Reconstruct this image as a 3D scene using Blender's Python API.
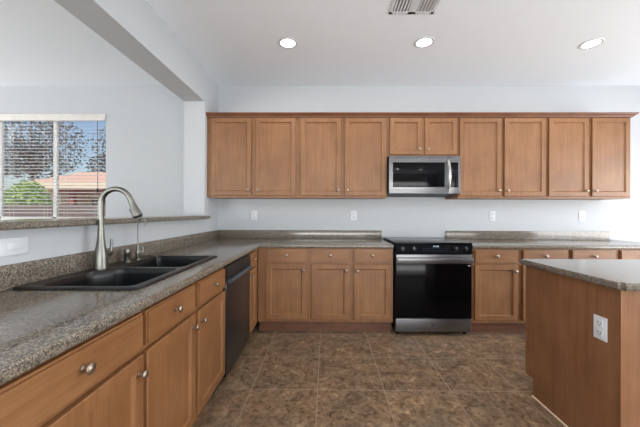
import bpy, bmesh, math, random
from mathutils import Vector, Matrix
PI = math.pi
SC = bpy.context.scene
for o in list(bpy.data.objects):
    bpy.data.objects.remove(o, do_unlink=True)
COL = SC.collection

# ------------------------------------------------------------------ camera
cd = bpy.data.cameras.new('camera'); cam = bpy.data.objects.new('camera', cd); COL.objects.link(cam)
cd.sensor_fit = 'HORIZONTAL'; cd.sensor_width = 36.0
cd.lens = 295.29 / 640 * 36.0
cd.shift_x = -4.0 / 640; cd.shift_y = -1.56 / 640
cd.clip_start = 0.05; cd.clip_end = 200
cam.matrix_world = (Matrix.Translation((1.3008, -3.5774, 1.2243)) @ Matrix.Rotation(0.0089, 4, 'Z')
                    @ Matrix.Rotation(PI/2, 4, 'X') @ Matrix.Rotation(0.0029, 4, 'Z'))
SC.camera = cam

# ------------------------------------------------------------------ world, sun, daylight, exposure
SC.view_settings.view_transform = 'Standard'; SC.view_settings.look = 'None'
SC.view_settings.gamma = 1.0; SC.view_settings.use_curve_mapping = False
SC.view_settings.exposure = 0.0
W = bpy.data.worlds.new('sky'); SC.world = W; W.use_nodes = True
wn = W.node_tree.nodes; wl = W.node_tree.links
sky = wn.new('ShaderNodeTexSky'); sky.sky_type = 'NISHITA'; sky.sun_disc = False
sky.sun_elevation = math.radians(48); sky.sun_rotation = math.radians(200); sky.ozone_density = 2.0
wl.new(sky.outputs[0], wn['Background'].inputs[0]); wn['Background'].inputs[1].default_value = 0.15

def lamp(name, kind, loc, rot, energy, color=(1, 1, 1), size=None, parent=None, spread=None):
    d = bpy.data.lights.new(name, kind); d.energy = energy; d.color = color
    if kind == 'AREA':
        d.shape = 'RECTANGLE'; d.size, d.size_y = size
        if spread: d.spread = math.radians(spread)
    o = bpy.data.objects.new(name, d); COL.objects.link(o); o.location = loc; o.rotation_euler = rot
    if parent: o.parent = parent
    return o
sun = lamp('sun', 'SUN', (0, 0, 12), (math.radians(42), 0, math.radians(-28)), 3.8, (1.0, 0.95, 0.86)); sun.data.angle = 0.01
# daylight through unseen openings in the right, rear and left walls, plus added fills
lamp('daylight_right', 'AREA', (6.42, -2.2, 1.1), (0, math.radians(76), 0), 170, (0.97, 0.985, 1.0), (2.1, 2.7))
lamp('daylight_rear', 'AREA', (2.6, -7.15, 0.75), (math.radians(82), 0, 0), 50, (1.0, 0.99, 0.97), (5.2, 0.9))
lamp('ceiling_fill_rear', 'AREA', (2.6, -7.0, 0.9), (math.radians(160), 0, 0), 270, (0.97, 0.985, 1.0), (5.2, 1.4))  # unseen fill added to brighten the kitchen ceiling, aimed steeply upward
lamp('daylight_dining', 'AREA', (-5.9, -1.25, 1.3), (0, math.radians(-145), 0), 120, (1.0, 0.985, 0.96), (2.0, 1.8))
lamp('dining_fill_rear', 'AREA', (-3.2, -7.1, 1.3), (math.radians(138), 0, 0), 190, (1.0, 0.99, 0.97), (3.2, 1.8))  # unseen fill added to lift the dining ceiling and the beam

# ------------------------------------------------------------------ materials
def S(r, g, b):
    f = lambda c: (c/255/12.92) if c/255 <= 0.04045 else ((c/255+0.055)/1.055)**2.4
    return (f(r), f(g), f(b), 1)
class NT:
    def __init__(s, name):
        s.m = bpy.data.materials.new(name); s.m.use_nodes = True
        s.n = s.m.node_tree.nodes; s.l = s.m.node_tree.links; s.b = s.n['Principled BSDF']
    def node(s, t, **kw):
        n = s.n.new(t)
        for k, v in kw.items():
            if k in n.inputs: n.inputs[k].default_value = v
            else: setattr(n, k, v)
        return n
    def link(s, a, b): s.l.new(a, b)
    def coords(s, scale=(1, 1, 1), loc=(0, 0, 0), rand=False):
        tc = s.node('ShaderNodeTexCoord'); mp = s.node('ShaderNodeMapping')
        mp.inputs['Scale'].default_value = scale; mp.inputs['Location'].default_value = loc
        if rand:
            oi = s.node('ShaderNodeObjectInfo'); va = s.node('ShaderNodeVectorMath', operation='MULTIPLY_ADD')
            cx = s.node('ShaderNodeCombineXYZ')
            for i in range(3): s.link(oi.outputs['Random'], cx.inputs[i])
            s.link(cx.outputs[0], va.inputs[0]); va.inputs[1].default_value = (9.1, 5.3, 7.7)
            s.link(tc.outputs['Object'], va.inputs[2]); s.link(va.outputs[0], mp.inputs[0])
        else: s.link(tc.outputs['Object'], mp.inputs[0])
        return mp.outputs[0]
    def noise(s, co, scale, detail=4, rough=0.55, dist=0):
        n = s.node('ShaderNodeTexNoise'); n.inputs['Scale'].default_value = scale; n.inputs['Detail'].default_value = detail
        n.inputs['Roughness'].default_value = rough; n.inputs['Distortion'].default_value = dist
        s.link(co, n.inputs['Vector']); return n.outputs['Fac']
    def ramp(s, fac, stops):
        r = s.node('ShaderNodeValToRGB'); e = r.color_ramp.elements
        while len(e) < len(stops): e.new(0.5)
        for i, (p, c) in enumerate(stops): e[i].position = p; e[i].color = c
        s.link(fac, r.inputs[0]); return r.outputs[0]
    def mix(s, a, b, fac, mode='MIX'):
        m = s.node('ShaderNodeMix', data_type='RGBA', blend_type=mode)
        for src, i in ((fac, 0), (a, 6), (b, 7)):
            if isinstance(src, (int, float)): m.inputs[i].default_value = src
            elif isinstance(src, tuple): m.inputs[i].default_value = src
            else: s.link(src, m.inputs[i])
        return m.outputs[2]
    def bump(s, h, strength=0.2, dist=0.002):
        b = s.node('ShaderNodeBump'); b.inputs['Strength'].default_value = strength; b.inputs['Distance'].default_value = dist
        s.link(h, b.inputs['Height']); s.link(b.outputs[0], s.b.inputs['Normal'])
    def set(s, **kw):
        for k, v in kw.items():
            k = k.replace('_', ' ')
            if isinstance(v, (int, float, tuple)): s.b.inputs[k].default_value = v
            else: s.link(v, s.b.inputs[k])
        return s.m
def plain(name, col, rough=0.5, metal=0.0, var=0.05, **kw):
    t = NT(name); co = t.coords(rand=True)
    n = t.noise(co, 14, 3); hi = tuple(min(1, c*(1+var)) for c in col[:3])+(1,); lo = tuple(c*(1-var) for c in col[:3])+(1,)
    t.set(Base_Color=t.ramp(n, [(0.3, lo), (0.7, hi)]), Roughness=rough, Metallic=metal, **kw); return t.m
def wood(name, horiz=False, base=(142, 99, 61)):
    t = NT(name); sc = (2.2, 34, 34) if horiz else (34, 34, 2.2)
    g = t.noise(t.coords(sc, rand=True), 1.0, 5, 0.6, 0.5)
    sc2 = (6, 160, 160) if horiz else (160, 160, 6)
    f = t.noise(t.coords(sc2, rand=True), 1.0, 3, 0.6)
    bl = t.noise(t.coords((1, 1, 1), rand=True), 4.5, 3)
    r, gg, b = base
    c = t.ramp(g, [(0.25, S(r-13, gg-14, b-13)), (0.55, S(r, gg, b)), (0.8, S(r+7, gg+7, b+6))])
    c = t.mix(c, t.ramp(f, [(0.35, S(226, 222, 218)), (0.6, S(255, 255, 255))]), 0.55, 'MULTIPLY')
    c = t.mix(c, t.ramp(bl, [(0.35, S(228, 222, 218)), (0.65, S(255, 255, 255))]), 0.8, 'MULTIPLY')
    t.bump(f, 0.06, 0.001)
    return t.set(Base_Color=c, Roughness=0.48, Coat_Weight=0.12, Coat_Roughness=0.3)
M = {}
M['wood_v'] = wood('maple_upright_grain'); M['wood_h'] = wood('maple_level_grain', True)
M['island'] = wood('island_veneer', False, (140, 98, 66))
M['toe'] = wood('toe_kick_shaded', True, (112, 72, 50))  # darker than the cabinets: shade of the recess put into the colour
M['trimwood'] = wood('crown_maple', True, (122, 78, 52))
M['wall'] = plain('wall_paint', S(187, 191, 195), 0.75, var=0.008)
M['ceil'] = plain('ceiling_paint', S(238, 244, 250), 0.9, var=0.008)
M['white'] = plain('white_plastic', S(212, 216, 220), 0.4)
M['vinyl'] = plain('window_vinyl', S(238, 238, 236), 0.4)
M['duct'] = plain('duct_grey', S(150, 150, 150), 0.8)
M['slot'] = plain('socket_dark', S(70, 70, 70), 0.5)
M['slat'] = plain('blind_slat', S(214, 212, 208), 0.5)
M['cord'] = plain('cord_dark', S(40, 36, 34), 0.6)
M['nickel'] = plain('brushed_nickel', S(128, 128, 122), 0.36, 1.0)
M['knob'] = plain('knob_nickel', S(160, 146, 132), 0.36, 1.0)
M['handle'] = plain('satin_handle', S(190, 190, 190), 0.32, 1.0)
M['black'] = plain('black_enamel', S(14, 15, 17), 0.35, Specular_IOR_Level=0.3)
M['blackmat'] = plain('black_plastic', S(22, 22, 24), 0.5)
M['glass_black'] = plain('black_glass', S(5, 5, 7), 0.1, Specular_IOR_Level=0.12)
M['dw'] = plain('dishwasher_black', S(18, 22, 27), 0.3, 0.0, Coat_Weight=0.2, Coat_Roughness=0.1)
M['dwtrim'] = plain('dishwasher_trim', S(70, 78, 86), 0.3, 0.3)
M['rubber'] = plain('rubber', S(18, 18, 18), 0.7)
M['mark'] = plain('pale_print', S(200, 205, 210), 0.5)
t = NT('brushed_steel'); st = t.noise(t.coords((1.5, 1.5, 260)), 1, 3)
t.bump(st, 0.08, 0.001)
M['steel'] = t.set(Base_Color=t.ramp(st, [(0.3, S(102, 102, 104)), (0.7, S(130, 130, 132))]), Metallic=1.0, Roughness=0.33)
t = NT('composite_sink'); n = t.noise(t.coords(), 700, 2)
M['sink'] = t.set(Base_Color=t.ramp(n, [(0.4, S(7, 9, 10)), (0.7, S(19, 22, 24))]), Roughness=0.3)
t = NT('speckled_laminate'); co = t.coords()
n1 = t.noise(co, 215, 3, 0.75); n2 = t.noise(co, 105, 2, 0.6); n3 = t.noise(co, 22, 4, 0.6)
c = t.ramp(n1, [(0.36, S(46, 42, 38)), (0.45, S(106, 99, 89)), (0.55, S(127, 119, 107)), (0.66, S(180, 168, 151))])
c = t.mix(c, S(70, 66, 64), t.ramp(n2, [(0.56, (0, 0, 0, 1)), (0.64, (0.85, 0.85, 0.85, 1))]))
c = t.mix(c, t.ramp(n3, [(0.3, S(228, 224, 222)), (0.7, S(255, 255, 255))]), 0.9, 'MULTIPLY')
M['counter'] = t.set(Base_Color=c, Roughness=0.13, Specular_IOR_Level=0.6)
# floor: square vinyl tiles, 457 mm, with pale narrow joints
t = NT('stone_tile_vinyl'); co = t.coords((1, 1, 1), (-0.785, 1.545, 0))
br = t.node('ShaderNodeTexBrick'); br.offset = 0.0; br.squash = 1.0
for k, v in (('Scale', 1.0), ('Brick Width', 0.457), ('Row Height', 0.457), ('Mortar Size', 0.003), ('Mortar Smooth', 0.3), ('Bias', 0.0)):
    br.inputs[k].default_value = v
br.inputs['Color1'].default_value = S(228, 224, 220); br.inputs['Color2'].default_value = S(255, 252, 248)
t.link(co, br.inputs['Vector'])
a = t.noise(co, 11.0, 9, 0.74, 0.5); b = t.noise(co, 34, 7, 0.72, 0.8); e = t.noise(co, 3.1, 3, 0.5)
c = t.ramp(a, [(0.30, S(98, 82, 68)), (0.44, S(144, 123, 102)), (0.56, S(168, 146, 122)), (0.70, S(204, 184, 156))])
c = t.mix(c, t.ramp(b, [(0.36, S(130, 118, 108)), (0.50, S(232, 228, 222)), (0.66, S(255, 255, 255))]), 0.8, 'MULTIPLY')
c = t.mix(c, t.ramp(e, [(0.35, S(210, 214, 214)), (0.65, S(255, 244, 236))]), 0.7, 'MULTIPLY')
c = t.mix(c, br.outputs['Color'], 0.9, 'MULTIPLY')
jf = t.node('ShaderNodeMath', operation='MULTIPLY'); t.link(br.outputs['Fac'], jf.inputs[0]); jf.inputs[1].default_value = 0.72
c = t.mix(c, S(176, 158, 138), jf.outputs[0])
t.bump(t.mix(b, S(40, 40, 40), br.outputs['Fac']), 0.18, 0.002)
M['floor'] = t.set(Base_Color=c, Roughness=0.42)
def emit(name, col, s):
    m = NT(name); m.set(Base_Color=col, Emission_Color=col, Emission_Strength=s); return m.m
M['lens'] = emit('lamp_lens', (1, 0.97, 0.92, 1), 6.0)
M['digits'] = emit('display_digits', (0.75, 0.85, 1, 1), 1.2)
t = NT('window_glass'); tr = t.node('ShaderNodeBsdfTransparent'); gl = t.node('ShaderNodeBsdfGlossy'); gl.inputs['Roughness'].default_value = 0.02
mx = t.node('ShaderNodeMixShader'); fr = t.node('ShaderNodeFresnel'); fr.inputs[0].default_value = 1.3
t.link(fr.outputs[0], mx.inputs[0]); t.link(tr.outputs[0], mx.inputs[1]); t.link(gl.outputs[0], mx.inputs[2])
t.link(mx.outputs[0], t.n['Material Output'].inputs[0]); M['glass'] = t.m
# outdoors
M['stucco'] = plain('cream_stucco', S(232, 212, 188), 0.9)
t = NT('clay_tile_roof'); wv = t.node('ShaderNodeTexWave', wave_type='BANDS', bands_direction='Y'); wv.inputs['Scale'].default_value = 1.2
t.link(t.coords(), wv.inputs['Vector'])
M['roof'] = t.set(Base_Color=t.ramp(wv.outputs['Fac'], [(0.2, S(190, 140, 120)), (0.6, S(235, 196, 172))]), Roughness=0.9)
M['post'] = plain('red_brown_post', S(156, 84, 74), 0.8)
t = NT('masonry_block'); br = t.node('ShaderNodeTexBrick')
for k, v in (('Scale', 1.0), ('Brick Width', 0.4), ('Row Height', 0.2), ('Mortar Size', 0.008)): br.inputs[k].default_value = v
br.inputs['Color1'].default_value = S(112, 94, 92); br.inputs['Color2'].default_value = S(122, 104, 100); br.inputs['Mortar'].default_value = S(92, 80, 78)
mp = t.coords(); rt = t.node('ShaderNodeMapping'); rt.inputs['Rotation'].default_value = (PI/2, 0, 0); t.link(mp, rt.inputs[0]); t.link(rt.outputs[0], br.inputs['Vector'])
M['block'] = t.set(Base_Color=br.outputs['Color'], Roughness=0.95)
M['gravel'] = plain('desert_gravel', S(168, 148, 128), 0.95)
def leafm(name, a, b):
    t = NT(name); n = t.noise(t.coords(), 3.5, 4); return t.set(Base_Color=t.ramp(n, [(0.35, S(*a)), (0.65, S(*b))]), Roughness=0.6)
M['leaf_bright'] = leafm('bright_leaves', (120, 160, 52), (196, 222, 110))
M['leaf_dark'] = leafm('dull_leaves', (92, 98, 106), (146, 144, 142))
M['bark'] = plain('bark', S(104, 88, 78), 0.9)

# ------------------------------------------------------------------ mesh helpers
def add_box(bm, x0, x1, y0, y1, z0, z1, bev=0.0, seg=2):
    vs = [bm.verts.new((x, y, z)) for x in (x0, x1) for y in (y0, y1) for z in (z0, z1)]
    fs = [bm.faces.new([vs[i] for i in f]) for f in ((0, 1, 3, 2), (4, 6, 7, 5), (0, 4, 5, 1), (2, 3, 7, 6), (0, 2, 6, 4), (1, 5, 7, 3))]
    if bev:
        es = {e for f in fs for e in f.edges}
        bmesh.ops.bevel(bm, geom=list(es), offset=bev, segments=seg, affect='EDGES', profile=0.6)
def add_prism(bm, pts, a, b, axis='z', bev=0):
    """polygon pts extruded along axis from a to b"""
    def P(p, h): return {'z': (p[0], p[1], h), 'y': (p[0], h, p[1]), 'x': (h, p[0], p[1])}[axis]
    lo = [bm.verts.new(P(p, a)) for p in pts]; hi = [bm.verts.new(P(p, b)) for p in pts]; n = len(pts)
    fs = [bm.faces.new(lo[::-1]), bm.faces.new(hi)] + [bm.faces.new((lo[i], lo[(i+1) % n], hi[(i+1) % n], hi[i])) for i in range(n)]
    if bev: bmesh.ops.bevel(bm, geom=list({e for f in fs for e in f.edges}), offset=bev, segments=2, affect='EDGES')
def add_lathe(bm, prof, mat=Matrix(), seg=24):
    rings = []
    for r, z in prof:
        rings.append([bm.verts.new(mat @ Vector((r*math.cos(2*PI*i/seg), r*math.sin(2*PI*i/seg), z))) for i in range(seg)] if r > 1e-6 else [bm.verts.new(mat @ Vector((0, 0, z)))])
    for a, b in zip(rings, rings[1:]):
        for i in range(seg):
            j = (i+1) % seg
            q = [a[i % len(a)], a[j % len(a)], b[j % len(b)], b[i % len(b)]]
            u = []
            [u.append(v) for v in q if v not in u]
            if len(u) > 2: bm.faces.new(u)
    for rg in (rings[0], rings[-1]):
        if len(rg) > 1: bm.faces.new(rg)
def add_tube(bm, pts, rad, seg=12):
    pts = [Vector(p) for p in pts]; rads = rad if isinstance(rad, (list, tuple)) else [rad]*len(pts)
    up = None; rings = []
    for i, p in enumerate(pts):
        d = (pts[min(i+1, len(pts)-1)] - pts[max(i-1, 0)]).normalized()
        if up is None: up = d.orthogonal().normalized()
        up = (up - d*up.dot(d)).normalized(); sd = d.cross(up)
        rings.append([bm.verts.new(p + (up*math.cos(2*PI*k/seg) + sd*math.sin(2*PI*k/seg))*rads[i]) for k in range(seg)])
    for a, b in zip(rings, rings[1:]):
        for k in range(seg): bm.faces.new((a[k], a[(k+1) % seg], b[(k+1) % seg], b[k]))
    bm.faces.new(rings[0]); bm.faces.new(rings[-1])
def obj(name, bm, mat, parent=None, smooth=False):
    bmesh.ops.recalc_face_normals(bm, faces=bm.faces)
    me = bpy.data.meshes.new(name); bm.to_mesh(me); bm.free()
    me.materials.append(M[mat] if isinstance(mat, str) else mat)
    if smooth:
        for p in me.polygons: p.use_smooth = True
        me.set_sharp_from_angle(angle=math.radians(40))
    o = bpy.data.objects.new(name, me); COL.objects.link(o)
    if parent: o.parent = parent
    return o
def box(name, b, mat, parent=None, bev=0.0):
    bm = bmesh.new(); add_box(bm, *b, bev=bev); return obj(name, bm, mat, parent, smooth=bev > 0)
def tag(o, label, cat, group=None, kind=None):
    o['label'] = label; o['category'] = cat
    if group: o['group'] = group
    if kind: o['kind'] = kind
    return o
def thing(name, label, cat, loc=(0, 0, 0), rz=0, group=None):
    o = bpy.data.objects.new(name, None); COL.objects.link(o); o.location = loc; o.rotation_euler = (0, 0, rz)
    o.empty_display_size = 0.1
    return tag(o, label, cat, group)
def struct(o, label=None):
    o['kind'] = 'structure'
    if label: o['label'] = label
    return o
def shaker(bm, x0, x1, z0, z1, y, t=0.019, rail=0.047):
    """front at -y; recessed panel with a small inner moulding"""
    rings = [(0, 0), (0, t-0.003), (0.003, t), (rail, t), (rail+0.003, t-0.006), (rail+0.009, t-0.012)]
    R = []
    for i, d in rings:
        R.append([bm.verts.new(p) for p in ((x0+i, y-d, z0+i), (x1-i, y-d, z0+i), (x1-i, y-d, z1-i), (x0+i, y-d, z1-i))])
    for a, b in zip(R, R[1:]):
        for k in range(4): bm.faces.new((a[k], a[(k+1) % 4], b[(k+1) % 4], b[k]))
    bm.faces.new(R[0]); bm.faces.new(R[-1])
KNOB = [(0.0, 0.0), (0.009, 0.0), (0.009, 0.002), (0.0055, 0.005), (0.005, 0.013), (0.009, 0.017), (0.0155, 0.021), (0.016, 0.024), (0.013, 0.028), (0.006, 0.030), (0, 0.0305)]
def knob(x, y, z, parent):
    bm = bmesh.new(); add_lathe(bm, KNOB, Matrix.Translation((x, y, z)) @ Matrix.Rotation(PI/2, 4, 'X'), 18)
    return obj('knob', bm, 'knob', parent, True)
def door(x0, x1, z0, z1, y, kside, parent, ktop=True, rail=0.047):
    y -= 0.003; bm = bmesh.new(); shaker(bm, x0, x1, z0, z1, y, rail=rail); d = obj('door', bm, 'wood_v', parent)
    kx = x1-0.030 if kside == 'r' else x0+0.030
    knob(kx, y-0.019, z1-0.060 if ktop else z0+0.060, d); return d
def drawer(x0, x1, z0, z1, y, parent):
    y -= 0.003; bm = bmesh.new(); add_box(bm, x0, x1, y-0.019, y, z0, z1)
    fe = [e for e in bm.edges if all(abs(v.co.y-(y-0.019)) < 1e-6 for v in e.verts)]
    bmesh.ops.bevel(bm, geom=fe, offset=0.007, segments=2, affect='EDGES')
    d = obj('drawer', bm, 'wood_h', parent); knob((x0+x1)/2, y-0.019, (z0+z1)/2+0.005, d); return d
ZC = 0.90        # worktop height
# ================================================================== SETTING
ZCEIL = 2.754; XW = -0.018
def wall_holes(name, plane, a0, a1, z0, z1, t0, t1, holes, mat='wall'):
    """wall running along x (plane 'y') or y (plane 'x'); holes = (a0,a1,z0,z1)"""
    bm = bmesh.new(); xs = sorted({a0, a1, *[h[0] for h in holes], *[h[1] for h in holes]}); zs = sorted({z0, z1, *[h[2] for h in holes], *[h[3] for h in holes]})
    for i in range(len(xs)-1):
        for j in range(len(zs)-1):
            mx_, mz = (xs[i]+xs[i+1])/2, (zs[j]+zs[j+1])/2
            if any(h[0] < mx_ < h[1] and h[2] < mz < h[3] for h in holes): continue
            if plane == 'y': add_box(bm, xs[i], xs[i+1], t0, t1, zs[j], zs[j+1])
            else: add_box(bm, t0, t1, xs[i], xs[i+1], zs[j], zs[j+1])
    bmesh.ops.remove_doubles(bm, verts=bm.verts, dist=1e-5)
    seen = {}
    for f in list(bm.faces):
        k = tuple(sorted(v.index for v in f.verts)) if False else tuple(round(c, 4) for c in f.calc_center_median())
        seen.setdefault(k, []).append(f)
    bmesh.ops.delete(bm, geom=[f for fs in seen.values() if len(fs) > 1 for f in fs], context='FACES_ONLY')
    return struct(obj(name, bm, mat))
WX0, WX1, WZ0, WZ1 = -2.765, -1.395, 1.125, 2.405
struct(box('floor', (-6.2, 6.7, -7.4, 0.11, -0.12, 0.0), 'floor'))
struct(box('ceiling', (-6.2, 6.7, -7.4, 0.11, ZCEIL, ZCEIL+0.15), 'ceil'))
wall_holes('wall_back', 'y', -6.2, 6.7, 0, ZCEIL, 0.0, 0.10, [(WX0, WX1, WZ0, WZ1)])
wall_holes('wall_right', 'x', -7.25, 0.0, 0, ZCEIL, 6.5, 6.65, [(-3.6, -0.8, 0.02, 2.15)])
wall_holes('wall_rear', 'y', -6.2, 6.7, 0, ZCEIL, -7.4, -7.25, [(0.0, 5.2, 0.2, 2.3), (-4.9, -1.5, 0.3, 2.3)])  # dining-side opening is unseen, added for the fill lamp
wall_holes('wall_left', 'x', -7.25, 0.0, 0, ZCEIL, -6.15, -6.0, [(-2.2, -0.3, 0.3, 2.3)])
# low wall under the bar ledge, end pillar and overhead beam between kitchen and dining room
bm = bmesh.new(); add_box(bm, XW-0.225, XW, -4.6, 0.0, 0, 1.147); struct(obj('wall_half', bm, 'wall'))
bm = bmesh.new(); add_box(bm, XW-0.225, XW, -0.40, 0.0, 1.147, ZCEIL); struct(obj('wall_pillar', bm, 'wall'))
bm = bmesh.new(); add_box(bm, XW-0.225, XW, -7.25, -0.40, 2.415, ZCEIL); struct(obj('ceiling_beam', bm, 'wall'))
# window frame, mullion, panes
wf = bmesh.new()
for b in ((WX0, WX0+0.030, 0.05, 0.085, WZ0, WZ1), (WX1-0.022, WX1, 0.05, 0.085, WZ0, WZ1), (WX0, WX1, 0.05, 0.085, WZ0, WZ0+0.03), (WX0, WX1, 0.05, 0.085, WZ1-0.04, WZ1), (-2.090, -2.046, 0.05, 0.085, WZ0, WZ1)):
    add_box(wf, *b, bev=0.003, seg=1)
wf = struct(obj('window_1', wf, 'vinyl'))
for x0, x1 in ((WX0+0.022, -2.090), (-2.046, WX1-0.022)):
    box('window_pane', (x0, x1, 0.070, 0.074, WZ0+0.03, WZ1-0.03), 'glass', wf)
box('window_sill', (WX0, WX1, -0.012, 0.045, WZ0-0.02, WZ0+0.002), 'vinyl', wf, 0.004)

# ================================================================== BAR LEDGE
bm = bmesh.new(); add_box(bm, XW-0.30, 0.050, -4.6, -0.402, 1.148, 1.181)
add_le = [e for e in bm.edges if abs(e.verts[0].co.y-e.verts[1].co.y) > 1]
bmesh.ops.bevel(bm, geom=add_le, offset=0.008, segments=3, affect='EDGES')
tag(obj('bar_ledge', bm, 'counter', None, True), 'narrow speckled grey-brown bar ledge capping the low wall behind the sink', 'ledge')

# ================================================================== WORKTOPS
def worktop(name, label, cells, front_edges, hole=None):
    """cells: list of (x0,x1,y0,y1) rectangles meeting along shared grid lines; front edges rounded"""
    xs = sorted({c for r in cells for c in r[:2]} | ({hole[0], hole[1]} if hole else set()))
    ys = sorted({c for r in cells for c in r[2:]} | ({hole[2], hole[3]} if hole else set()))
    bm = bmesh.new(); vv = {}
    def V(x, y):
        if (x, y) not in vv: vv[(x, y)] = bm.verts.new((x, y, ZC-0.038))
        return vv[(x, y)]
    for i in range(len(xs)-1):
        for j in range(len(ys)-1):
            cx, cy = (xs[i]+xs[i+1])/2, (ys[j]+ys[j+1])/2
            if hole and hole[0] < cx < hole[1] and hole[2] < cy < hole[3]: continue
            if any(r[0] < cx < r[1] and r[2] < cy < r[3] for r in cells):
                bm.faces.new((V(xs[i], ys[j]), V(xs[i+1], ys[j]), V(xs[i+1], ys[j+1]), V(xs[i], ys[j+1])))
    r = bmesh.ops.extrude_face_region(bm, geom=list(bm.faces))
    bmesh.ops.translate(bm, vec=(0, 0, 0.038), verts=[g for g in r['geom'] if isinstance(g, bmesh.types.BMVert)])
    # cap underneath stays open to the cabinets; round the exposed front edges
    es = [e for e in bm.edges if abs(e.verts[0].co.z-e.verts[1].co.z) < 1e-6 and front_edges(e)]
    bmesh.ops.bevel(bm, geom=es, offset=0.013, segments=4, affect='EDGES', profile=0.5)
    o = obj(name, bm, 'counter', None, True)
    return tag(o, label, 'countertop')
XS0, XS1, YS0, YS1 = 0.001, 0.523, -2.378, -1.460      # sink rim
def fe_left(e):
    a, b = e.verts[0].co, e.verts[1].co
    return (abs(a.x-0.635) < 1e-5 and abs(b.x-0.635) < 1e-5 and max(a.y, b.y) < -0.63) or (abs(a.y+0.635) < 1e-5 and abs(b.y+0.635) < 1e-5 and min(a.x, b.x) > 0.63)
ct = worktop('countertop', 'L-shaped speckled grey-brown worktop holding the black sink', [(XW, 0.635, -3.12, -0.635), (XW, 0.635, -0.635, 0), (0.635, 1.968, -0.635, 0)], fe_left, (XS0+0.02, XS1-0.02, YS0+0.02, YS1-0.02))
bm = bmesh.new(); add_box(bm, XW+0.001, -0.002, -3.12, -0.001, ZC, 1.003, bev=0.003); add_box(bm, -0.002, 1.965, -0.02, -0.001, ZC, 1.003, bev=0.003)
obj('backsplash', bm, 'counter', ct, True)
def fe_right(e):
    a, b = e.verts[0].co, e.verts[1].co
    return (abs(a.y+0.635) < 1e-5 and abs(b.y+0.635) < 1e-5) or (abs(a.x-4.775) < 1e-5 and abs(b.x-4.775) < 1e-5)
ct = worktop('countertop', 'speckled grey-brown worktop running right of the range along the back wall', [(2.752, 4.775, -0.635, 0)], fe_right)
box('backsplash', (2.735, 4.686, -0.02, -0.001, ZC, 1.003), 'counter', ct, 0.003)

# ================================================================== BASE CABINETS
def cabinet_body(w, depth, z0, z1, toe, parent, mat='wood_v', side_l=0, side_r=0, holes=()):
    bm = bmesh.new()
    if toe: add_prism(bm, [(-depth, z0), (-depth, z1), (0, z1), (0, 0), (-depth+0.075, 0), (-depth+0.075, z0)], 0, w, 'x')
    else: add_box(bm, 0, w, -depth, 0, z0, z1)
    return obj('body', bm, mat, parent)
def base_cabinet(label, loc, rz, w, doors, drawers, group, depth=0.61, gap=0.006, name='base_cabinet', open_top=False):
    t = thing(name, label, 'cabinet', loc, rz, group)
    H = ZC-0.038
    if open_top:       # carcass with a real cavity under the sink
        bm = bmesh.new(); g = 0.018
        add_box(bm, 0, g, -depth+g, -0.0, 0.12, H); add_box(bm, w-g, w, -depth+g, 0, 0.12, 0.68)
        add_box(bm, g, w-g, -depth+g, 0, 0.12, 0.138); add_box(bm, 0, w, -depth, -depth+g, 0.12, H)
        add_box(bm, 0, w, -depth+0.075, -depth+0.095, 0, 0.12); obj('body', bm, 'wood_v', t)
    else: cabinet_body(w, depth, 0.12, H, True, t)
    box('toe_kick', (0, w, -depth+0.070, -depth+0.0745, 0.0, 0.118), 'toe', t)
    for x0, x1, k in doors: door(x0, x1, 0.150, 0.702, -depth, k, t)
    for x0, x1 in drawers: drawer(x0, x1, 0.722, 0.853, -depth, t)
    return t
GB = 'base cabinets along the back wall'; GL = 'base cabinets under the sink side worktop'
def back_base(label, X0, X1, doors, drawers):
    return base_cabinet(label, (X0, -0.003, 0), 0, X1-X0, [(a-X0, b-X0, k) for a, b, k in doors], [(a-X0, b-X0) for a, b in drawers], GB)
back_base('single-door wooden base cabinet with one drawer, in the inside corner of the L', 0.612, 1.127, [(0.698, 1.103, 'r')], [(0.698, 1.103)])
back_base('two-door, two-drawer wooden base cabinet touching the left side of the black range', 1.129, 1.967, [(1.151, 1.527, 'r'), (1.575, 1.939, 'l')], [(1.151, 1.527), (1.575, 1.939)])
back_base('two-door wooden base cabinet touching the right side of the black range', 2.752, 3.714, [(2.775, 3.202, 'r'), (3.249, 3.694, 'l')], [(2.775, 3.202), (3.249, 3.694)])
back_base('wooden base cabinet at the right end of the back wall, mostly behind the island', 3.716, 4.70, [(3.733, 4.166, 'r'), (4.211, 4.655, 'l')], [(3.733, 4.166), (4.211, 4.655)])
def left_base(label, Y0, Y1, doors, drawers, open_top=False):
    return base_cabinet(label, (0.0, Y0, 0), PI/2, Y1-Y0, [(a-Y0, b-Y0, k) for a, b, k in doors], [(a-Y0, b-Y0) for a, b in drawers], GL, open_top=open_top)
left_base('wooden base cabinet nearest the viewer, wide drawer over one door', -3.07, -2.4885, [(-3.045, -2.499, 'r')], [(-3.045, -2.499)])
left_base('two-door wooden sink cabinet between the nearest cabinet and the dishwasher', -2.4865, -1.616, [(-2.476, -2.068, 'r'), (-2.031, -1.626, 'l')], [(-2.476, -2.068), (-2.031, -1.626)], True)
left_base('narrow wooden base cabinet between the dishwasher and the inside corner', -0.990, -0.632, [(-0.985, -0.775, 'l')], [(-0.985, -0.775)])

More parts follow.
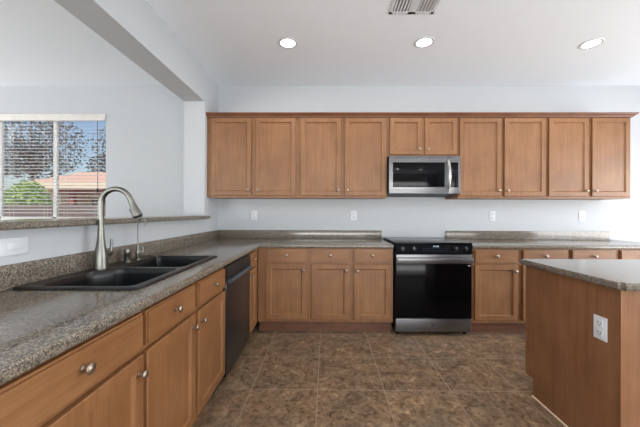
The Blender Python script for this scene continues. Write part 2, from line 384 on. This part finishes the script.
# ================================================================== UPPER CABINETS
GU = 'upper cabinets on the back wall'
def upper(label, X0, X1, z0, doors, zd=1.402):
    t = thing('wall_cabinet', label, 'cabinet', (X0, 0, 0), 0, GU); w = X1-X0
    cabinet_body(w, 0.336, z0, 2.262, False, t)
    for a, b, k in doors: door(a-X0, b-X0, zd, 2.250, -0.336, k, t, False)
    return t
upper('leftmost tall two-door upper cabinet, against the white pillar', XW+0.002, 0.987, 1.378, [(0.036, 0.472, 'r'), (0.521, 0.959, 'l')])
upper('tall two-door upper cabinet just left of the microwave', 0.989, 1.962, 1.378, [(1.016, 1.455, 'r'), (1.496, 1.945, 'l')])
upper('short two-door upper cabinet directly above the microwave', 1.964, 2.730, 1.832, [(1.987, 2.336, 'r'), (2.369, 2.719, 'l')], 1.85)
upper('tall two-door upper cabinet just right of the microwave', 2.732, 3.692, 1.378, [(2.746, 3.197, 'r'), (3.23, 3.677, 'l')])
upper('rightmost tall two-door upper cabinet, above the end of the worktop', 3.694, 4.602, 1.378, [(3.709, 4.138, 'r'), (4.175, 4.582, 'l')])
# crown moulding: profile swept along the front and round the right end
prof = [(0.0, 2.263), (0.018, 2.263), (0.021, 2.272), (0.028, 2.279), (0.040, 2.288), (0.046, 2.296), (0.046, 2.303), (0.0, 2.303)]
bm = bmesh.new(); path = [(XW+0.002, -0.337), (4.603, -0.337), (4.603, -0.002)]
rings = []
for k, (x, y) in enumerate(path):
    n = [(0, -1), (1, -1), (1, 0)][k]
    rings.append([bm.verts.new((x+n[0]*d, y+n[1]*d, z)) for d, z in prof])
for a, b in zip(rings, rings[1:]):
    for i in range(len(prof)): bm.faces.new((a[i], a[(i+1) % len(prof)], b[(i+1) % len(prof)], b[i]))
bm.faces.new(rings[0]); bm.faces.new(rings[-1])
add_box(bm, XW+0.002, 4.603, -0.337, -0.002, 2.263, 2.270)
tag(obj('crown_moulding', bm, 'trimwood'), 'wooden crown moulding along the top of all the upper cabinets', 'moulding')

# ================================================================== ISLAND
t = thing('kitchen_island', 'wooden kitchen island with speckled grey top at the right', 'island', (2.68, -2.183, 0))
IL, IW = 0.661, 1.28       # depth (y), width (x)
bm = bmesh.new(); add_prism(bm, [(0, 0), (IL-0.075, 0), (IL-0.075, 0.115), (IL, 0.115), (IL, ZC-0.036), (0, ZC-0.036)], 0, IW, 'x')
obj('body', bm, 'island', t)
box('corner_trim', (-0.003, 0.006, -0.003, 0.004, 0, ZC-0.037), 'wood_v', t, 0.001)
bm = bmesh.new(); add_prism(bm, [(-0.032, -0.036), (IW+0.03, -0.036), (IW+0.03, IL+0.028), (-0.032, IL+0.028)], ZC-0.035, ZC, 'z')
bmesh.ops.bevel(bm, geom=[e for e in bm.edges if abs(e.verts[0].co.z-e.verts[1].co.z) > 0.01 and e.verts[0].co.y < 0], offset=0.02, segments=2, affect='EDGES')
bmesh.ops.bevel(bm, geom=[e for e in bm.edges if abs(e.verts[0].co.z-e.verts[1].co.z) < 1e-5 and e.is_manifold and len(e.link_faces) == 2 and abs(e.link_faces[0].normal.z) + abs(e.link_faces[1].normal.z) < 1.5], offset=0.009, segments=3, affect='EDGES')
obj('island_top', bm, 'counter', t, True)
box('floor_strip', (-0.008, -0.0005, 0.0, IL-0.075, 0, 0.006), 'stucco', t)
# the island's cabinet fronts face the range
for x0 in (0.02, 0.435, 0.85):
    bm = bmesh.new(); shaker(bm, x0, x0+0.40, 0.15, 0.69, 0); bmesh.ops.transform(bm, matrix=Matrix.Translation((0, IL, 0)) @ Matrix.Scale(-1, 4, (0, 1, 0)), verts=bm.verts); obj('door', bm, 'wood_v', t)
    box('drawer', (x0, x0+0.40, IL, IL+0.019, 0.715, 0.85), 'wood_h', t, 0.004)

# ================================================================== OUTLETS
def outlet(label, mat, kind='duplex', cat='outlet', name='wall_outlet'):
    """faces local -y"""
    t = thing(name, label, cat, (0, 0, 0), 0, 'white electrical plates'); t.matrix_world = mat
    box('plate', (-0.036, 0.036, -0.0055, -0.0005, -0.058, 0.058), 'white', t, 0.0018)
    if kind == 'duplex':
        for zc in (-0.024, 0.024):
            bm = bmesh.new(); add_box(bm, -0.017, 0.017, -0.0085, -0.0056, zc-0.017, zc+0.017, bev=0.0012); r = obj('receptacle', bm, 'white', t)
            bm = bmesh.new(); add_box(bm, -0.009, -0.006, -0.0092, -0.0086, zc-0.004, zc+0.008); add_box(bm, 0.006, 0.009, -0.0092, -0.0086, zc-0.004, zc+0.006)
            add_box(bm, -0.0028, 0.0028, -0.0092, -0.0086, zc-0.012, zc-0.007); obj('slots', bm, 'slot', r)
    else:
        box('rocker', (-0.0165, 0.0165, -0.0085, -0.0056, -0.033, 0.033), 'white', t, 0.002)
    return t
for X, lab in ((0.42, 'white duplex outlet on the back wall nearest the pillar corner'), (1.63, 'white duplex outlet on the back wall left of the range'),
               (3.295, 'white duplex outlet on the back wall, first to the right of the range'), (4.37, 'white duplex outlet on the back wall at the far right')):
    outlet(lab, Matrix.Translation((X, 0, 1.182)))
outlet('white duplex outlet on the side of the wooden island', Matrix.Translation((2.68, -2.082, 0.646)) @ Matrix.Rotation(-PI/2, 4, 'Z'))
outlet('white plate with rocker switch, mounted sideways on the low wall left of the sink', Matrix.Translation((XW, -2.345, 1.076)) @ Matrix.Rotation(PI/2, 4, 'Z') @ Matrix.Rotation(PI/2, 4, 'Y'), 'rocker', 'switch', 'wall_switch')

# ================================================================== SINK
def poly_round(pts, r, n=4):
    out = []
    for i, p in enumerate(pts):
        p = Vector(p); a = Vector(pts[i-1]); b = Vector(pts[(i+1) % len(pts)])
        da, db = (a-p), (b-p); rr = min(r, da.length*0.45, db.length*0.45)
        p0 = p+da.normalized()*rr; p1 = p+db.normalized()*rr
        for k in range(n+1):
            s = k/n; out.append(((1-s)**2*p0+2*s*(1-s)*p+s*s*p1))
    return out
zr = ZC+0.010
t = thing('kitchen_sink', 'black composite double-bowl drop-in sink in the left worktop', 'sink', ((XS0+XS1)/2, (YS0+YS1)/2, ZC))
ox, oy = (XS0+XS1)/2, (YS0+YS1)/2
near = [(0.080, -2.343), (0.488, -2.343), (0.488, -1.948), (0.155, -1.948), (0.080, -2.070)]
far = [(0.102, -1.850), (0.160, -1.912), (0.488, -1.912), (0.488, -1.496), (0.102, -1.496)]
def scaled(loop, c, s): return [c+(p-c)*s for p in loop]
bm = bmesh.new()
def ring(loop, z): return [bm.verts.new((p.x-ox, p.y-oy, z-ZC)) for p in loop]
def bridge(a, b):
    n = len(a)
    for i in range(n): bm.faces.new((a[i], a[(i+1) % n], b[(i+1) % n], b[i]))
outer = poly_round([(XS0, YS0), (XS1, YS0), (XS1, YS1), (XS0, YS1)], 0.022)
oc = Vector((ox, oy))
def inset(loop, d):
    out = []
    for i, p in enumerate(loop):
        a, b = loop[i-1], loop[(i+1) % len(loop)]; tn = (b-a).normalized(); out.append(p+Vector((-tn.y, tn.x))*d)
    return out
o1 = ring(outer, ZC+0.0003); o2 = ring(outer, ZC+0.005); o3 = ring(inset(outer, 0.007), zr); bridge(o1, o2); bridge(o2, o3)
holes = []
for pts in (near, far):
    lp = poly_round(pts, 0.045, 5); c = sum(lp, Vector((0, 0)))/len(lp)
    r0 = ring(lp, zr); r1 = ring(inset(lp, 0.006), zr-0.006); r2 = ring(inset(lp, 0.010), zr-0.03); r3 = ring(inset(lp, 0.022), ZC-0.18); r4 = ring(inset(lp, 0.045), ZC-0.20)
    bridge(r0, r1); bridge(r1, r2); bridge(r2, r3); bridge(r3, r4)
    bm.faces.new(r4); holes.append(r0)
# top face with two holes: triangulated fill
from mathutils.geometry import tessellate_polygon
loops = [o3, *holes]; flat = [v for L in loops for v in L]
for tri in tessellate_polygon([[v.co for v in L] for L in loops]):
    try: bm.faces.new([flat[k] for k in tri])
    except ValueError: pass
obj('basin', bm, 'sink', t, True)
for cx, cy in ((0.28, -2.14), (0.28, -1.70)):
    bm = bmesh.new(); add_lathe(bm, [(0.0, 0), (0.03, 0.0), (0.034, 0.003), (0.045, 0.004), (0.047, 0.0015), (0.047, 0)], Matrix.Translation((cx-ox, cy-oy, -0.1995)))
    obj('drain', bm, 'nickel', t, True)

# ================================================================== FAUCETS
FX, FY = 0.068, -1.975
t = thing('kitchen_faucet', 'tall brushed-nickel gooseneck pull-down faucet on the sink deck', 'faucet', (FX, FY, zr))
bm = bmesh.new(); add_lathe(bm, [(0, 0), (0.034, 0), (0.0345, 0.004), (0.033, 0.012), (0.033, 0.05), (0.030, 0.085), (0.023, 0.125), (0.0175, 0.165), (0.0155, 0.20), (0.0155, 0.222), (0, 0.222)], seg=32)
obj('body', bm, 'nickel', t, True)
bm = bmesh.new(); P = [(0, 0, 0.223), (0, 0, 0.27), (0, 0, 0.32), (0, 0, 0.355)]
R = 0.083
for k in range(1, 15):
    a = PI - k*(PI-0.30)/14
    P.append((R+R*math.cos(a), 0, 0.355+R*math.sin(a)*0.98))
add_tube(bm, P, 0.0138, 16); obj('spout', bm, 'nickel', t, True)
d = (Vector(P[-1])-Vector(P[-2])).normalized(); p0 = Vector(P[-1])
bm = bmesh.new(); mt = Matrix.Translation(p0) @ d.to_track_quat('Z', 'Y').to_matrix().to_4x4()
add_lathe(bm, [(0, 0.001), (0.0148, 0.001), (0.0150, 0.012), (0.0142, 0.014), (0.0165, 0.03), (0.021, 0.06), (0.0255, 0.09), (0.0262, 0.098), (0, 0.098)], mt, 28)
h = obj('spray_head', bm, 'nickel', t, True)
bm = bmesh.new(); add_lathe(bm, [(0, 0.0985), (0.0235, 0.0985), (0.0225, 0.104), (0, 0.104)], mt, 24); obj('spray_face', bm, 'blackmat', h, True)
bm = bmesh.new(); add_box(bm, -0.005, 0.005, -0.027, -0.02, 0.045, 0.075, bev=0.002); bmesh.ops.transform(bm, matrix=mt, verts=bm.verts); obj('spray_button', bm, 'blackmat', h)
# side lever
bm = bmesh.new(); add_tube(bm, [(0.0, 0.026, 0.075), (0.0, 0.075, 0.077)], 0.0135, 16); add_tube(bm, [(0.0, 0.070, 0.077), (0.001, 0.075, 0.10), (0.0, 0.080, 0.13), (-0.002, 0.083, 0.155)], [0.0085, 0.0075, 0.0075, 0.0065], 12)
obj('lever', bm, 'nickel', t, True)
t = tag(obj('soap_dispenser', (lambda b: (add_lathe(b, [(0, 0), (0.022, 0), (0.022, 0.004), (0.0165, 0.007), (0.0165, 0.045), (0.0185, 0.048), (0.0185, 0.073), (0.016, 0.078), (0, 0.078)], seg=24), b)[1])(bmesh.new()), 'nickel', None, True),
        'short nickel capped air gap between the tall faucet and the slim filter faucet', 'air gap'); t.name = 'air_gap_cap'; t.location = (0.055, -1.742, zr)
t = thing('filter_faucet', 'slim nickel filtered-water faucet, farthest fixture on the sink deck', 'faucet', (0.068, -1.658, zr))
bm = bmesh.new(); add_lathe(bm, [(0, 0), (0.019, 0), (0.019, 0.004), (0.011, 0.009), (0.0125, 0.03), (0.0155, 0.045), (0.0125, 0.062), (0.008, 0.07), (0.0075, 0.085), (0, 0.085)], seg=24)
obj('body', bm, 'nickel', t, True)
P = [(0, 0, 0.085), (0, 0, 0.16), (0, 0, 0.215)]
for k in range(1, 13):
    a = PI - k*(PI-0.15)/12; P.append((0.028+0.028*math.cos(a), -0.005*k/12, 0.225+0.05*math.sin(a)))
P.append((0.057, -0.005, 0.214))
bm = bmesh.new(); add_tube(bm, P, 0.0045, 10); obj('spout', bm, 'nickel', t, True)
bm = bmesh.new(); add_tube(bm, [(0, 0.0, 0.045), (0.012, 0.026, 0.05)], 0.006, 10); add_tube(bm, [(0.012, 0.026, 0.042), (0.014, 0.030, 0.06), (0.012, 0.035, 0.082)], [0.008, 0.006, 0.005], 10)
obj('lever', bm, 'nickel', t, True)

# ================================================================== DISHWASHER
t = thing('dishwasher', 'black built-in dishwasher under the left worktop', 'dishwasher', (0.0, -1.610, 0), PI/2)
W_ = 0.612
bm = bmesh.new(); add_box(bm, 0.002, W_-0.002, -0.595, -0.535, 0.105, 0.858); add_box(bm, 0.002, W_-0.002, -0.535, -0.03, 0.0, 0.66); add_box(bm, 0.19, W_-0.002, -0.535, -0.03, 0.66, 0.85); obj('body', bm, 'blackmat', t)
dp = box('door', (0.004, W_-0.004, -0.632, -0.596, 0.112, 0.762), 'dw', t, 0.006)
bm = bmesh.new(); add_prism(bm, [(-0.596, 0.766), (-0.632, 0.766), (-0.640, 0.785), (-0.632, 0.855), (-0.596, 0.855)], 0.004, W_-0.004, 'x', bev=0.0015); cp = obj('control_panel', bm, 'blackmat', t, True)
bm = bmesh.new(); add_prism(bm, [(-0.632, 0.745), (-0.645, 0.735), (-0.662, 0.742), (-0.664, 0.752), (-0.645, 0.765), (-0.632, 0.764)], 0.03, W_-0.03, 'x', bev=0.002); obj('handle', bm, 'dwtrim', dp, True)
box('toe_panel', (0.004, W_-0.004, -0.545, -0.532, 0.0, 0.10), 'blackmat', t)

# ================================================================== RANGE
RX, RW = 1.9815, 0.757
t = thing('kitchen_range', 'slide-in electric range with black glass and stainless trim', 'stove', (RX, 0, 0))
bm = bmesh.new(); add_box(bm, 0.004, RW-0.004, -0.615, -0.035, 0.035, 0.905); obj('body', bm, 'black', t)
bm = bmesh.new(); add_box(bm, 0, RW, -0.655, -0.024, 0.9055, 0.925, bev=0.004); ck = obj('cooktop', bm, 'glass_black', t, True)
bm = bmesh.new(); add_prism(bm, [(-0.616, 0.815), (-0.662, 0.815), (-0.668, 0.822), (-0.655, 0.9045), (-0.616, 0.9045)], 0.002, RW-0.002, 'x', bev=0.002); cp = obj('control_panel', bm, 'glass_black', t, True)
nrm = Matrix.Rotation(PI/2-0.16, 4, 'X')
for x in (0.065, 0.175, 0.590, 0.685):
    bm = bmesh.new(); add_lathe(bm, [(0, 0), (0.025, 0), (0.0255, 0.004), (0.021, 0.008), (0.0195, 0.026), (0.017, 0.029), (0, 0.029)], Matrix.Translation((x, -0.6625, 0.862)) @ nrm, 26)
    k = obj('knob', bm, 'black', cp, True)
    bm = bmesh.new(); add_box(bm, -0.0015, 0.0015, 0.002, 0.017, 0.0290, 0.0298); bmesh.ops.transform(bm, matrix=Matrix.Translation((x, -0.6625, 0.862)) @ nrm, verts=bm.verts); obj('pointer', bm, 'mark', k)
bm = bmesh.new()
for k in range(4):
    for z in (0.884, 0.892): add_box(bm, 0.372+k*0.014+(0.004 if k > 1 else 0), 0.380+k*0.014+(0.004 if k > 1 else 0), -0.6590-(0.892-z)*0.16-0.0015, -0.656, z-0.0012, z+0.0012)
obj('clock_digits', bm, 'digits', cp)
bm = bmesh.new()
for k in range(9):
    for z in (0.845, 0.866): add_box(bm, 0.270+k*0.029, 0.282+k*0.029, -0.6655+(z-0.845)*0.155-0.0012, -0.66, z, z+0.0022)
obj('button_marks', bm, 'dwtrim', cp)
dr = box('oven_door', (0.006, RW-0.006, -0.655, -0.617, 0.182, 0.808), 'black', t, 0.005)
box('door_glass', (0.010, RW-0.010, -0.660, -0.6552, 0.186, 0.715), 'glass_black', dr, 0.002)
box('door_trim', (0.008, RW-0.008, -0.661, -0.6552, 0.718, 0.806), 'steel', dr, 0.002)
bm = bmesh.new(); add_box(bm, 0.008, RW-0.008, -0.705, -0.690, 0.736, 0.778, bev=0.005)
for x in (0.03, RW-0.06): add_box(bm, x, x+0.03, -0.692, -0.6612, 0.745, 0.769, bev=0.002)
obj('handle', bm, 'steel', dr, True)
box('door_label', (RW-0.045, RW-0.022, -0.6607, -0.6601, 0.695, 0.703), 'mark', dr)
sd = box('storage_drawer', (0.006, RW-0.006, -0.655, -0.617, 0.043, 0.172), 'steel', t, 0.004)
bm = bmesh.new(); add_lathe(bm, [(0, 0), (0.012, 0), (0.012, 0.001), (0, 0.001)], Matrix.Translation((RW/2-0.01, -0.6551, 0.11)) @ Matrix.Rotation(PI/2, 4, 'X'), 24); obj('drawer_disc', bm, 'dwtrim', sd)  # small flat grey disc near the middle of the drawer
for x in (0.04, RW-0.04):
    for y in (-0.58, -0.08):
        bm = bmesh.new(); add_lathe(bm, [(0, 0), (0.018, 0), (0.018, 0.008), (0.009, 0.010), (0.009, 0.036), (0, 0.036)], Matrix.Translation((x, y, 0))); obj('foot', bm, 'rubber', t, True)

# ================================================================== MICROWAVE
MX, MW, z0, z1 = 1.9665, 0.757, 1.424, 1.824
t = thing('microwave', 'stainless over-the-range microwave with black window and curved handle', 'microwave', (MX, 0, 0))
bm = bmesh.new(); add_prism(bm, [(-0.385, z0+0.004), (-0.385, z1), (-0.003, z1), (-0.003, z0-0.018), (-0.10, z0-0.018)], 0.002, MW-0.002, 'x'); obj('body', bm, 'blackmat', t)
bm = bmesh.new(); add_box(bm, 0.05, MW-0.05, -0.36, -0.12, z0-0.012, z0-0.006)
dr = box('door', (0.0, 0.630, -0.420, -0.386, z0, z1), 'steel', t, 0.005)
bm.free()
box('window', (0.040, 0.590, -0.4232, -0.4202, z0+0.068, z1-0.068), 'glass_black', dr, 0.001)
bm = bmesh.new(); P = []
for k in range(13):
    s = k/12; P.append((0.626-0.0*s, -0.425-0.042*math.sin(PI*s)**0.7 if 0 < s < 1 else -0.421, z0+0.045+s*(z1-z0-0.09)))
add_tube(bm, P, [0.011+0.005*math.sin(PI*k/12) for k in range(13)], 12); obj('handle', bm, 'handle', dr, True)
cp = box('control_panel', (0.633, MW, -0.420, -0.386, z0, z1), 'steel', t, 0.005)
pf = box('keypad', (0.655, MW-0.024, -0.4232, -0.4202, z0+0.068, z1-0.068), 'glass_black', t, 0.001)
for i in range(3):
    for j in range(7): box('key', (0.664+i*0.024, 0.676+i*0.024, -0.4238, -0.4233, z0+0.085+j*0.026, z0+0.091+j*0.026), 'dwtrim', pf)
bm = bmesh.new()
for k in range(14): add_box(bm, 0.06+k*0.045, 0.09+k*0.045, -0.4206, -0.4203, z1-0.020, z1-0.014)
obj('vent_slots', bm, 'blackmat', dr)

# ================================================================== CEILING FIXTURES
spots = [(0.946, -0.906, 'round recessed ceiling light, leftmost of the three'), (2.174, -0.912, 'round recessed ceiling light in the middle, beside the air vent'), (3.69, -0.885, 'round recessed ceiling light, rightmost of the three'),
         (0.946, -4.5, 'round recessed ceiling light added behind the viewer for fill, over the sink aisle'), (2.174, -4.5, 'round recessed ceiling light added behind the viewer for fill, beside the island'), (3.69, -4.5, 'round recessed ceiling light added behind the viewer for fill, beyond the island')]  # rear row is unseen, added to light the near side of the room
for X, Y, lab in spots:
    t = thing('recessed_light', lab, 'ceiling light', (X, Y, ZCEIL), 0, 'recessed ceiling lights')
    bm = bmesh.new(); add_lathe(bm, [(0.066, 0), (0.066, -0.004), (0.072, -0.007), (0.086, -0.005), (0.090, -0.0004)], seg=40); obj('trim_ring', bm, 'white', t, True)
    bm = bmesh.new(); add_lathe(bm, [(0, -0.003), (0.0655, -0.003), (0.0655, -0.0005), (0, -0.0005)], seg=40); obj('lens', bm, 'lens', t)
    L = lamp('can_light', 'AREA', (0, 0, -0.012), (0, 0, 0), 5 if Y > -2 else 11, (1.0, 0.95, 0.88), (0.12, 0.12), t); L.data.shape = 'DISK'
t = thing('ceiling_vent', 'white metal air register on the ceiling at the top of the picture', 'vent', (1.945, -1.435, ZCEIL))
bm = bmesh.new(); w, h = 0.17, 0.135
for b in ((-w, w, -h, -h+0.022), (-w, w, h-0.022, h), (-w, -w+0.022, -h, h), (w-0.022, w, -h, h), (-0.030, 0.030, -h, h)): add_box(bm, *b, -0.006, -0.0005)
obj('frame', bm, 'white', t, True)
box('duct', (-w+0.02, w-0.02, -h+0.02, h-0.02, -0.0015, -0.0004), 'duct', t)
bm = bmesh.new()
for x0, x1, lean in ((-w+0.022, -0.030, 1), (0.030, w-0.022, -1)):
    n = 5
    for k in range(n):
        x = x0+(k+0.5)*(x1-x0)/n
        add_prism(bm, [(x-0.006, -0.006), (x-0.004, -0.0065), (x+0.006, -0.0015), (x+0.004, -0.0015)] if lean > 0 else [(x+0.006, -0.006), (x+0.004, -0.0065), (x-0.006, -0.0015), (x-0.004, -0.0015)], -h+0.022, h-0.022, 'y')
obj('louvres', bm, 'white', t)

# ================================================================== BLINDS
box_v = bmesh.new(); add_box(box_v, WX0-0.01, WX1+0.004, -0.018, -0.002, 2.326, 2.407, bev=0.003)
tag(obj('blind_valance', box_v, 'slat', None, True), 'long off-white valance across the top of the window', 'valance')
def blind(x0, x1, label, cord):
    t = thing('window_blind', label, 'blind', ((x0+x1)/2, 0.014, 2.40), 0, 'window blinds'); w = (x1-x0)/2
    box('headrail', (-w, w, -0.014, 0.026, -0.055, -0.002), 'slat', t, 0.002)
    bm = bmesh.new(); z = -0.075; n = 0
    while z > -1.235:
        q = [(-0.016, z-0.0055), (-0.008, z-0.0005), (0.004, z+0.003), (0.026, z+0.006)]
        for a, b in zip(q, q[1:]):
            add_prism(bm, [(a[0], a[1]), (b[0], b[1]), (b[0], b[1]+0.0022), (a[0], a[1]+0.0022)], -w, w, 'x')
        z -= 0.0415; n += 1
    obj('slats', bm, 'slat', t)
    box('bottom_rail', (-w, w, -0.014, 0.022, -1.268, -1.250), 'slat', t, 0.002)
    bm = bmesh.new()
    for x in (-w+0.09, w-0.09):
        add_box(bm, x-0.001, x+0.001, -0.0175, -0.0165, -1.255, -0.080); add_box(bm, x-0.001, x+0.001, 0.0268, 0.0278, -1.255, -0.05)
    obj('ladder_cords', bm, 'slat', t)
    if cord:
        bm = bmesh.new(); add_tube(bm, [(w-0.058, -0.024, -0.082), (w-0.052, -0.025, -0.90)], 0.0022, 6); c = obj('pull_cord', bm, 'cord', t)
        bm = bmesh.new(); add_lathe(bm, [(0, 0.0), (0.009, -0.004), (0.015, -0.035), (0.012, -0.045), (0, -0.046)], Matrix.Translation((w-0.052, -0.027, -0.90))); obj('tassel', bm, 'cord', c, True)
blind(-2.663, -2.058, 'left of the two horizontal slat blinds, bright green bush behind it', False)
blind(-1.992, -1.432, 'right of the two horizontal slat blinds, with dark pull cord', True)

# ================================================================== OUTDOORS
struct(box('ground', (-40, 20, 0.11, 45, -0.35, -0.15), 'gravel'))
tag(box('garden_wall', (-22, 8, 6.0, 6.2, -0.15, 1.44), 'block'), 'low purplish masonry block wall outside the window', 'wall')
t = thing('neighbour_house', 'cream stucco house with salmon tile roof beyond the garden wall', 'house', (-9.6, 13.0, -0.15))
HW = bmesh.new(); add_box(HW, -5.2, -4.3, 0.2, 6, 0, 3.0); add_box(HW, -4.3, 6, 2.2, 6, 0, 3.0); obj('wall', HW, 'stucco', t)
bm = bmesh.new(); add_prism(bm, [(-0.6, 2.75), (-0.6, 2.95), (3.2, 4.0), (7.0, 2.95), (7.0, 2.75)], -5.7, 7.0, 'x'); obj('roof', bm, 'roof', t)
box('fascia', (-5.7, 7.0, -0.66, -0.605, 2.62, 2.98), 'stucco', t)
box('porch_beam', (-4.3, 6.0, -0.25, 0.05, 2.35, 2.62), 'post', t)
for x in (-3.5, 0.2, 3.8): box('post', (x, x+0.26, -0.22, 0.04, 0, 2.35), 'post', t)
box('window', (-4.1, -1.2, 2.16, 2.2, 0.9, 2.2), 'slot', t)
random.seed(4)
def foliage(bm, c, rad, n, s):
    for _ in range(n):
        while True:
            p = Vector([random.uniform(-1, 1) for _ in range(3)])
            if 0.15 < p.length < 1: break
        p = Vector((p.x*rad[0], p.y*rad[1], p.z*rad[2]))+Vector(c); u = Vector([random.gauss(0, 1) for _ in range(3)]).normalized(); v = u.orthogonal().normalized(); k = s*random.uniform(0.6, 1.3)
        bm.faces.new([bm.verts.new(p+q) for q in (u*k, v*k*0.55, -u*k, -v*k*0.55)])
def tree(name, label, cat, loc, crowns, n, s, mat, trunk_h, branches=0):
    t = thing(name, label, cat, loc)
    bm = bmesh.new()
    for c, r in crowns: foliage(bm, c, r, n, s)
    obj('foliage', bm, mat, t)
    bm = bmesh.new(); add_tube(bm, [(0, 0, 0), (0.05, 0, trunk_h*0.5), (0, 0, trunk_h)], [0.16, 0.13, 0.09], 8)
    for c, r in crowns:
        for _ in range(branches):
            e = Vector(c)+Vector((random.uniform(-1, 1)*r[0], random.uniform(-1, 1)*r[1], random.uniform(0, 1)*r[2])); b = Vector((0, 0, trunk_h*0.9)); m = (b+e)/2+Vector((0, 0, 0.25))
            add_tube(bm, [b, m, e], [0.07, 0.045, 0.015], 6)
    obj('trunk', bm, 'bark', t)
tree('bush', 'bright green bush outside the left half of the window', 'bush', (-10.1, 7.6, -0.15), [((0, 0, 1.6), (0.75, 0.6, 0.95)), ((0.4, 0, 1.25), (0.6, 0.5, 0.75)), ((-0.5, 0.1, 1.5), (0.6, 0.5, 0.8))], 2600, 0.065, 'leaf_bright', 1.2, 3)
tree('shade_tree', 'open grey-green tree rising over the left end of the house', 'tree', (-25.2, 22.8, -0.15), [((0, 0, 8.6), (3.0, 2.0, 2.3)), ((-2.6, 0, 6.6), (2.0, 1.8, 2.4)), ((2.4, 0, 7.2), (2.4, 1.8, 2.6)), ((0, 0, 5.6), (3.0, 1.8, 1.6))], 1000, 0.13, 'leaf_dark', 5.0, 9)
tree('shade_tree', 'open grey-green tree above the house roof, right part of the window', 'tree', (-20.6, 27.5, -0.15), [((0, 0, 8.2), (2.8, 2.0, 2.5)), ((2.2, 0, 7.4), (2.2, 1.8, 2.8)), ((-0.6, 0, 6.0), (2.8, 1.8, 1.6))], 1300, 0.13, 'leaf_dark', 5.0, 9)
